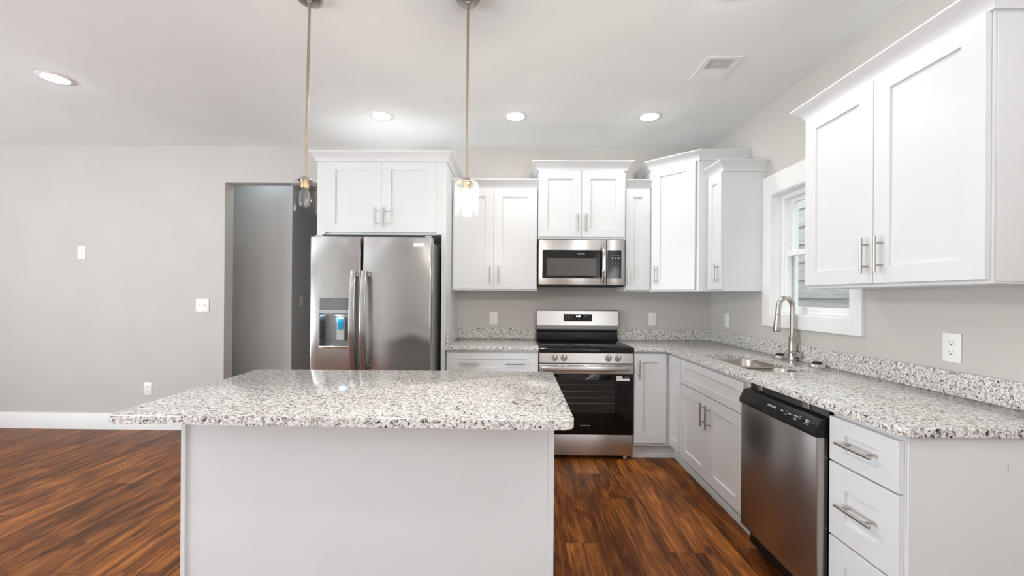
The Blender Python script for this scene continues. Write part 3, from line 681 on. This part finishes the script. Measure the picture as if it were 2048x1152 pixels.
# ------------------------------------------------------------------ microwave
c = thing('microwave', 'stainless over-the-range microwave mounted above the range', 'microwave', (0.375, -0.2, 1.41))
MB().box(0.003, 0.752, -0.362, -0.003, 1.414, 1.823, 0.002).build('case', BLACKP, c)
MB().box(0.020, 0.735, -0.375, -0.10, 1.408, 1.414).build('vent_grille', DARK, c)
md = MB().box(0.005, 0.593, -0.390, -0.363, 1.425, 1.819, 0.004, 2).build('door', STEEL, c)
MB().prism(rrect(0.037, 0.557, 1.483, 1.727, 0.010, 4), 'y', -0.3930, -0.3895, 0.0008, 1).build('door_glass', BGLASS, md)
MB().box(0.076, 0.507, -0.3936, -0.3928, 1.507, 1.657).build('door_window', MWWIN, md)
text('lettering', 'FRIGIDAIRE', 0.0125, T(0.374, -0.3931, 1.6935), PRINTW, md)
hp = [(0.562, -0.418-0.030*math.sin(math.pi*i/20)**0.8, 1.440+0.330*i/20) for i in range(21)]
hm = MB().tube(hp, 1, sec=rrect(-0.0155, 0.0155, -0.009, 0.009, 0.006, 4), side=(1, 0, 0))
for zz in (1.452, 1.758): hm.box(0.552, 0.572, -0.422, -0.389, zz-0.011, zz+0.011, 0.003)
hm.build('handle', CHROME, md, 40)
cp = MB().box(0.598, 0.750, -0.390, -0.363, 1.425, 1.819, 0.004, 2).build('control_panel', STEEL, c)
MB().prism(rrect(0.602, 0.722, 1.483, 1.727, 0.006, 3), 'y', -0.3930, -0.3895, 0.0008, 1).build('keypad_glass', BGLASS, cp)
for r, row in enumerate(('1 2 3', '4 5 6', '7 8 9')):
    for q, ch in enumerate(row.split()):
        text('key_digit', ch, 0.011, T(0.644+q*0.027, -0.3931, 1.612-r*0.024), PRINTW, cp)
text('key_digit', '0', 0.011, T(0.671, -0.3931, 1.540), PRINTW, cp)
for (x, z, wd, m_) in ((0.644, 1.682, 0.022, PRINTD), (0.672, 1.682, 0.020, PRINTD), (0.698, 1.682, 0.022, PRINTD), (0.644, 1.660, 0.016, PRINTW), (0.671, 1.660, 0.014, PRINTW), (0.698, 1.660, 0.018, PRINTW), (0.644, 1.636, 0.014, PRINTD), (0.671, 1.636, 0.012, PRINTD), (0.698, 1.636, 0.014, PRINTD), (0.698, 1.540, 0.020, PRINTW), (0.644, 1.516, 0.016, PRINTD), (0.698, 1.516, 0.016, PRINTD)):
    MB().box(x-wd/2, x+wd/2, -0.3937, -0.3929, z-0.0022, z+0.0022).build('key_mark', m_, cp)

# ------------------------------------------------------------------ range
c = thing('range', 'freestanding stainless electric range with black glass oven door', 'range', (0.382, -0.33, 0))
MB().box(0.004, 0.761, -0.610, -0.030, 0.045, 0.864).build('body', CASE, c)
ct = MB().prism([(-0.040, 0.866), (-0.636, 0.866), (-0.645, 0.874), (-0.647, 0.892), (-0.641, 0.906), (-0.628, 0.913), (-0.040, 0.913)], 'x', 0.002, 0.763, 0.003, 2)
ct.build('cooktop', COOKG, c)
bgm = MB().prism([(-0.030, 0.913), (-0.122, 0.913), (-0.110, 0.925), (-0.092, 0.990), (-0.100, 1.000), (-0.100, 1.016), (-0.030, 1.016)], 'x', 0.010, 0.7645, 0.001, 1)
bgm.build('backguard', BLACKP, c)
MB().prism([(-0.030, 1.0165), (-0.100, 1.0165), (-0.088, 1.052), (-0.030, 1.052)], 'x', 0.010, 0.772, 0.0005, 1).build('backguard_lip', STEELK, c)
bp_ = MB().prism([(-0.030, 1.0525), (-0.088, 1.0525), (-0.070, 1.189), (-0.030, 1.189)], 'x', 0.010, 0.774, 0.001, 1).build('control_console', STEEL, c)
MB().box(0.009, 0.775, -0.071, -0.028, 1.1895, 1.195, 0.001).build('console_cap', BLACKP, c)
sl = math.atan2(0.018, 0.1365); DMx = Matrix.Translation((0.397, -0.0795, 1.1235)) @ Matrix.Rotation(-sl, 4, 'X')
dsp = MB(DMx).box(-0.135, 0.134, -0.0025, 0.002, -0.034, 0.034, 0.0008).build('display', BGLASS, c)
text('clock_digits', '1:40', 0.026, DMx @ T(0.001, -0.0027, 0.012), CLOCK, dsp, sx=0.9)
for (x, z, wd) in ((-0.112, 0.014, .012), (-0.087, 0.014, .012), (-0.062, 0.014, .012), (-0.112, -0.002, .014), (-0.087, -0.002, .014), (-0.062, -0.002, .014), (-0.112, -0.018, .010), (-0.087, -0.018, .010), (-0.03, -0.018, .008), (0.01, -0.018, .012), (0.06, -0.002, .010), (0.08, 0.016, .034)):
    MB(DMx).box(x-wd/2, x+wd/2, -0.0033, -0.0024, z-0.002, z+0.002).build('display_mark', PRINTD, dsp)
fp = MB().prism([(-0.605, 0.786), (-0.634, 0.786), (-0.628, 0.8655), (-0.605, 0.8655)], 'x', 0.004, 0.7615, 0.0015, 1).build('front_panel', STEEL, c)
for x in (0.128, 0.203, 0.562, 0.638):
    kb = MB().cyl((x, -0.631, 0.829), (x, -0.648, 0.829), 0.0255, seg=30, bev=0.002).build('knob', NICKEL, c)
    MB().box(x-0.005, x+0.005, -0.666, -0.648, 0.805, 0.853, 0.002, 2).build('knob_grip', CHROME, kb)
    MB().box(x-0.002, x+0.002, -0.6325, -0.6305, 0.857, 0.860).box(x-0.036, x-0.030, -0.6330, -0.6310, 0.836, 0.8375).build('knob_mark', DARK, fp)
od = MB().box(0.004, 0.7615, -0.640, -0.612, 0.6985, 0.776, 0.0025, 2).build('door_top_rail', STEEL, c)
for a, b in ((0.018, 0.150), (0.180, 0.197), (0.230, 0.365), (0.395, 0.535), (0.560, 0.578), (0.612, 0.745)):
    MB().box(a, b, -0.6408, -0.639, 0.7655, 0.7690).build('vent_slot', DARK, od)
dg_ = MB().box(0.004, 0.7615, -0.634, -0.612, 0.208, 0.6975, 0.002, 2).build('oven_door', BGLASS, c)
MB().prism(rrect(0.150, 0.614, 0.383, 0.650, 0.008, 4), 'y', -0.6346, -0.6335).build('oven_window', OVWIN, dg_)
for zz in (0.552, 0.460): MB().box(0.155, 0.609, -0.6351, -0.6345, zz, zz+0.0022).build('oven_rack', PRINTD, dg_)
for zz in (0.610, 0.508): MB().box(0.155, 0.609, -0.6351, -0.6345, zz, zz+0.0012).build('oven_rack', PRINTD, dg_)
text('lettering', 'FRIGIDAIRE', 0.0155, T(0.378, -0.6345, 0.279), STICKG, dg_)
sk = MB().box(0.629, 0.733, -0.6352, -0.6342, 0.645, 0.664, 0.0002).box(0.629, 0.675, -0.6352, -0.6342, 0.664, 0.685, 0.0002).build('sticker', STICK, dg_)
MB().box(0.690, 0.728, -0.6353, -0.6343, 0.671, 0.679).build('sticker_print', PRINTD, sk)
MB().box(0.636, 0.668, -0.6358, -0.6351, 0.672, 0.680).box(0.636, 0.660, -0.6358, -0.6351, 0.660, 0.664).build('sticker_print', STICKG, sk)
ph = [(0.024+0.702*i/24, -0.672-0.020*math.sin(math.pi*i/24)**0.7, 0.748) for i in range(25)]
oh = MB().tube(ph, 1, sec=rrect(-0.0165, 0.0165, -0.011, 0.011, 0.009, 5), side=(0, 0, 1))
for x in (0.046, 0.704): oh.box(x-0.020, x+0.020, -0.680, -0.639, 0.737, 0.759, 0.003)
oh.build('handle', STEEL, od, 40)
MB().box(0.004, 0.7615, -0.634, -0.612, 0.040, 0.2065, 0.003, 2).build('storage_drawer', STEEL, c)
for x, y in ((0.05, -0.58), (0.715, -0.58), (0.05, -0.08), (0.715, -0.08)):
    MB().cyl((x, y, 0), (x, y, 0.046), 0.020, 0.014, seg=18, bev=0.002).build('leveling_foot', PULL, c)

# ------------------------------------------------------------------ dishwasher
c = thing('dishwasher', 'stainless dishwasher with a black control strip between sink and drawer cabinets', 'dishwasher', (1.35, -2.03, 0))
MB().box(1.066, XR-0.06, -2.300, -1.757, 0.03, 0.868).build('tub', BLACKP, c)
MB().box(1.13, 1.15, -2.304, -1.752, 0.0, 0.11).build('toe_panel', BLACKP, c)
MB().box(1.013, 1.060, -2.303, -1.754, 0.125, 0.768, 0.006, 2).build('door', STEELD, c, 30)
pc = MB().prism([(1.062, 0.846), (1.036, 0.840), (1.026, 0.834), (1.004, 0.790), (1.006, 0.768), (1.062, 0.766)], 'y', -2.305, -1.752, 0.003, 2).build('control_strip', BLACKP, c)
MB().box(1.062, 1.085, -2.30, -1.76, 0.846, 0.872).build('mounting_strip', STEELK, c)
for y in (-1.85, -2.18): MB().box(1.052, 1.085, y-0.02, y+0.02, 0.850, 0.8828, 0.002).build('mounting_bracket', PULL, c)
MB().box(1.0035, 1.012, -2.08, -1.955, 0.771, 0.785, 0.003, 2).build('pocket_handle', RUBBER, pc)
tl = math.atan2(0.022, 0.044)
PM = Matrix.Translation((1.0145, -1.752, 0.812)) @ Matrix.Rotation(-HP, 4, 'Z') @ Matrix.Rotation(-tl, 4, 'X')
text('lettering', 'FRIGIDAIRE', 0.0125, PM @ T(0.261, -0.0010, 0.002), PRINTW, pc)
for (x, z, wd, m_) in ((0.300, 0.002, .018, PRINTW), (0.330, 0.008, .016, PRINTD), (0.330, -0.006, .016, PRINTD), (0.355, 0.002, .016, PRINTW), (0.375, 0.002, .008, PRINTD), (0.402, 0.004, .022, PRINTW), (0.402, -0.006, .020, PRINTD), (0.402, -0.012, .020, PRINTD), (0.430, 0.010, .014, PRINTD), (0.430, 0.002, .014, PRINTD), (0.482, 0.006, .024, PRINTW), (0.482, -0.002, .018, PRINTW), (0.482, -0.011, .026, PRINTD), (0.515, 0.002, .006, PRINTD)):
    x = 0.337 + (x-0.30)*0.87
    MB(PM).box(x-wd/2, x+wd/2, -0.0016, 0.001, z-0.0018, z+0.0018).build('button_mark', m_, pc)

# ------------------------------------------------------------------ pendants
def pendant(loc, label, lit, tilt=0.0):
    p = thing('pendant_light', label, 'pendant light', loc, 'seeded glass pendants over the island'); L = Vector(loc); zc = -H
    def z(a): return L + Vector((0, 0, a-H))
    cn = MB().lathe([(0, 0), (0.0605, 0), (0.0605, -0.010), (0.057, -0.018), (0.050, -0.022), (0.012, -0.024), (0.011, -0.034), (0, -0.036)], L, seg=36).build('ceiling_canopy', PULL, p)
    for a in (0.55, 0.55+math.pi): MB().lathe([(0, 0), (0.006, 0), (0.0055, -0.003), (0, -0.006)], L+Vector((0.042*math.cos(a), 0.042*math.sin(a), -0.0225)), seg=12).build('screw', CHROME, cn)
    MB().cyl(z(H-0.03), z(1.890), 0.0062, seg=14).build('stem', ROD, p)
    MB().lathe([(0, 0.020), (0.010, 0.019), (0.022, 0.013), (0.031, 0.005), (0.033, 0.0), (0, 0.0)], z(1.873), seg=30).build('cap', NICKEL, p)
    MB().lathe([(0, 0), (0.022, 0), (0.022, -0.008), (0.0185, -0.010), (0.0185, -0.036), (0, -0.036)], z(1.872), seg=26).build('socket', BRASS, p)
    sh = MB().lathe([(0.024, 0.1545), (0.046, 0.1545), (0.0535, 0.151), (0.0555, 0.144), (0.0555, 0.002), (0.0545, 0.0), (0.0535, 0.002)], z(1.716), seg=44)
    sh.build('glass_shade', SEEDED, p)
    MB().lathe([(0, 0.098), (0.013, 0.098), (0.015, 0.088), (0.022, 0.074), (0.025, 0.060), (0.025, 0.022), (0.020, 0.008), (0.010, 0.001), (0, 0)], z(1.740), seg=26).build('bulb', BULBON if lit else BULBOFF, p)
    p.rotation_euler = (0, tilt, 0)
    return p
pendant((-1.199, -1.97, H), 'unlit seeded glass pendant, the one hanging over the end by the doorway', False, math.radians(1.05))
pendant((-0.430, -1.965, H), 'glowing seeded glass pendant hanging in front of the double wall cabinet', True)

# ------------------------------------------------------------------ ceiling lights and vent
def can_light(loc, label):
    p = thing('ceiling_light', label, 'ceiling light', loc, 'round recessed ceiling lights'); L = Vector(loc)
    MB().lathe([(0.066, -0.002), (0.070, -0.006), (0.090, -0.0045), (0.096, 0.0), (0.066, 0.0), (0.066, -0.002)], L, seg=44).build('trim_ring', TRIM, p)
    MB().lathe([(0, -0.016), (0.03, -0.0145), (0.055, -0.0105), (0.066, -0.004), (0.066, -0.001), (0, -0.001)], L, seg=40).build('lens', CANLENS, p)
    return p
cl = can_light((-1.280, -0.675, H), 'lit recessed ceiling light in front of the refrigerator surround')
for loc, lab in (((-0.204, -0.672, H), 'lit recessed ceiling light in line with the pair of wall cabinets left of the microwave'),
                 ((0.867, -0.669, H), 'lit recessed ceiling light in front of the angled corner cabinet'),
                 ((-3.295, -1.231, H), 'lit recessed ceiling light alone over the open floor by the doorway wall'),
                 ((0.84, -2.04, H), 'recessed ceiling light over the sink run'),
                 ((-3.295, -3.72, H), 'recessed ceiling light above the open floor behind the island'),
                 ((-1.25, -3.72, H), 'added unseen recessed ceiling light behind the island, doorway side'),  # from here to the last entry: unseen lamps added to light the room
                 ((0.867, -3.72, H), 'added unseen recessed ceiling light behind the island, sink side'),
                 ((-3.295, -6.1, H), 'added unseen recessed ceiling light near the rear wall, patio side'),
                 ((-0.8, -6.1, H), 'added unseen recessed ceiling light near the rear wall, kitchen side'),
                 ((-5.6, -2.4, H), 'added unseen recessed ceiling light near the patio door')):
    dup(cl, loc, lab)
ADDEDLENS = emit('added_hall_light_lens', (0.78, 0.91, 1.0, 1), 40.0)  # lens of a lamp added out of view to brighten the hall wall
hl = thing('ceiling_light', 'added cool hall ceiling light, unseen above the doorway', 'ceiling light', (-2.85, 0.285, H))
MB().lathe([(0.066, -0.002), (0.070, -0.006), (0.090, -0.0045), (0.096, 0.0), (0.066, 0.0), (0.066, -0.002)], (-2.85, 0.285, H), seg=36).build('trim_ring', TRIM, hl)
MB().lathe([(0, -0.016), (0.03, -0.0145), (0.055, -0.0105), (0.066, -0.004), (0.066, -0.001), (0, -0.001)], (-2.85, 0.285, H), seg=36).build('lens', ADDEDLENS, hl)
c = thing('ceiling_vent', 'white rectangular air vent with two banks of slats in the ceiling', 'vent', (1.055, -1.356, H))
vx0, vx1, vy0, vy1 = 0.946, 1.164, -1.494, -1.218
vf = MB()
for a in ((vx0, vx1, vy0, vy0+0.032), (vx0, vx1, vy1-0.032, vy1), (vx0, vx0+0.034, vy0+0.032, vy1-0.032), (vx1-0.034, vx1, vy0+0.032, vy1-0.032), (vx0+0.034, vx1-0.034, -1.363, -1.349)):
    vf.box(a[0], a[1], a[2], a[3], H-0.008, H-0.0002, 0.0015)
vf.build('vent_frame', TRIM, c)
MB().box(vx0+0.03, vx1-0.03, vy0+0.03, vy1-0.03, H-0.0012, H-0.0002).build('vent_backing', PLAS, c)
for y0, y1, sg in ((vy0+0.032, -1.363, 1), (-1.349, vy1-0.032, -1)):
    for i in range(8):
        y = y0 + (y1-y0)*(i+0.5)/8
        MB(Matrix.Translation((1.055, y, H-0.0055)) @ Matrix.Rotation(sg*math.radians(40), 4, 'X')).box(-0.075, 0.075, -0.0055, 0.0055, -0.0005, 0.0005).build('slat', TRIM, c)
MB().box(1.0, 1.012, vy1-0.024, vy1-0.012, H-0.012, H-0.008).build('damper_lever', TRIM, c)

# ------------------------------------------------------------------ outlets and switches
OG, SG = 'white duplex outlets', 'white light switches'
def plate(root, M, wd, h): MB(M).box(-wd/2, wd/2, -0.006, -0.0003, -h/2, h/2, 0.0025, 2).build('cover_plate', PLAS, root)
def outlet(loc, rz, label):
    o = thing('wall_outlet', label, 'outlet', loc, OG); M = T(loc[0], loc[1], loc[2], rz)
    plate(o, M, 0.075, 0.124)
    for s in (-1, 1):
        pts = rrect(-0.017, 0.017, s*0.0205-0.0145, s*0.0205+0.0145, 0.010, 4)
        r = MB(M).prism(pts, 'y', -0.0085, -0.0058, 0.0006, 1).build('receptacle', PLAS, o)
        MB(M).box(-0.0075, -0.0058, -0.0088, -0.0080, s*0.0205+0.001, s*0.0205+0.009).box(0.0058, 0.0072, -0.0088, -0.0080, s*0.0205+0.001, s*0.0205+0.008).cyl((0, -0.0080, s*0.0205-0.007), (0, -0.0088, s*0.0205-0.007), 0.0028, seg=10).build('slots', DARK, r)
    return o
ol = outlet((-0.406, 0, 1.112), 0, 'white duplex outlet over the short counter beside the range')
for loc, rz, lab in (((1.125, 0, 1.113), 0, 'white duplex outlet on the back wall under the angled corner cabinet'),
                     ((XR, -2.172, 1.113), -HP, 'large white duplex outlet on the wall under the big wall cabinet'),
                     ((-4.434, 0, 1.720), 0, 'white outlet set high on the bare wall away from the doorway'),
                     ((-3.772, 0, 0.396), 0, 'white duplex outlet set low on the bare wall above the baseboard')):
    dup(ol, loc, lab, (0, 0, rz))
sw = thing('light_switch', 'white two-gang toggle switch on the wall beside the doorway', 'switch', (-3.240, 0, 1.212), SG)
M = T(-3.240, 0, 1.212); plate(sw, M, 0.128, 0.124)
for s in (-1, 1):
    MB(M).box(s*0.023-0.005, s*0.023+0.005, -0.0065, -0.0058, -0.012, 0.012).build('toggle_slot', GREYL, sw)
    MB(M).prism([(-0.006, -0.005), (-0.016, 0.004), (-0.016, 0.009), (-0.006, 0.005)], 'x', s*0.023-0.004, s*0.023+0.004, 0.0008, 1).build('toggle', PLAS, sw)
def rocker(loc, rz, label):
    o = thing('light_switch', label, 'switch', loc, SG); M = T(loc[0], loc[1], loc[2], rz); plate(o, M, 0.073, 0.120)
    MB(M).prism([(-0.0058, -0.034), (-0.0075, -0.034), (-0.0100, 0.0), (-0.0080, 0.034), (-0.0058, 0.034)], 'x', -0.0165, 0.0165, 0.0008, 1).build('rocker', PLAS, o)
    return o
r1 = rocker((XR, -0.306, 1.122), -HP, 'white rocker switch on the side wall between corner and window')
rocker((-2.63, 0.668, 1.246), HP, 'small white switch on the dark wall inside the doorway')
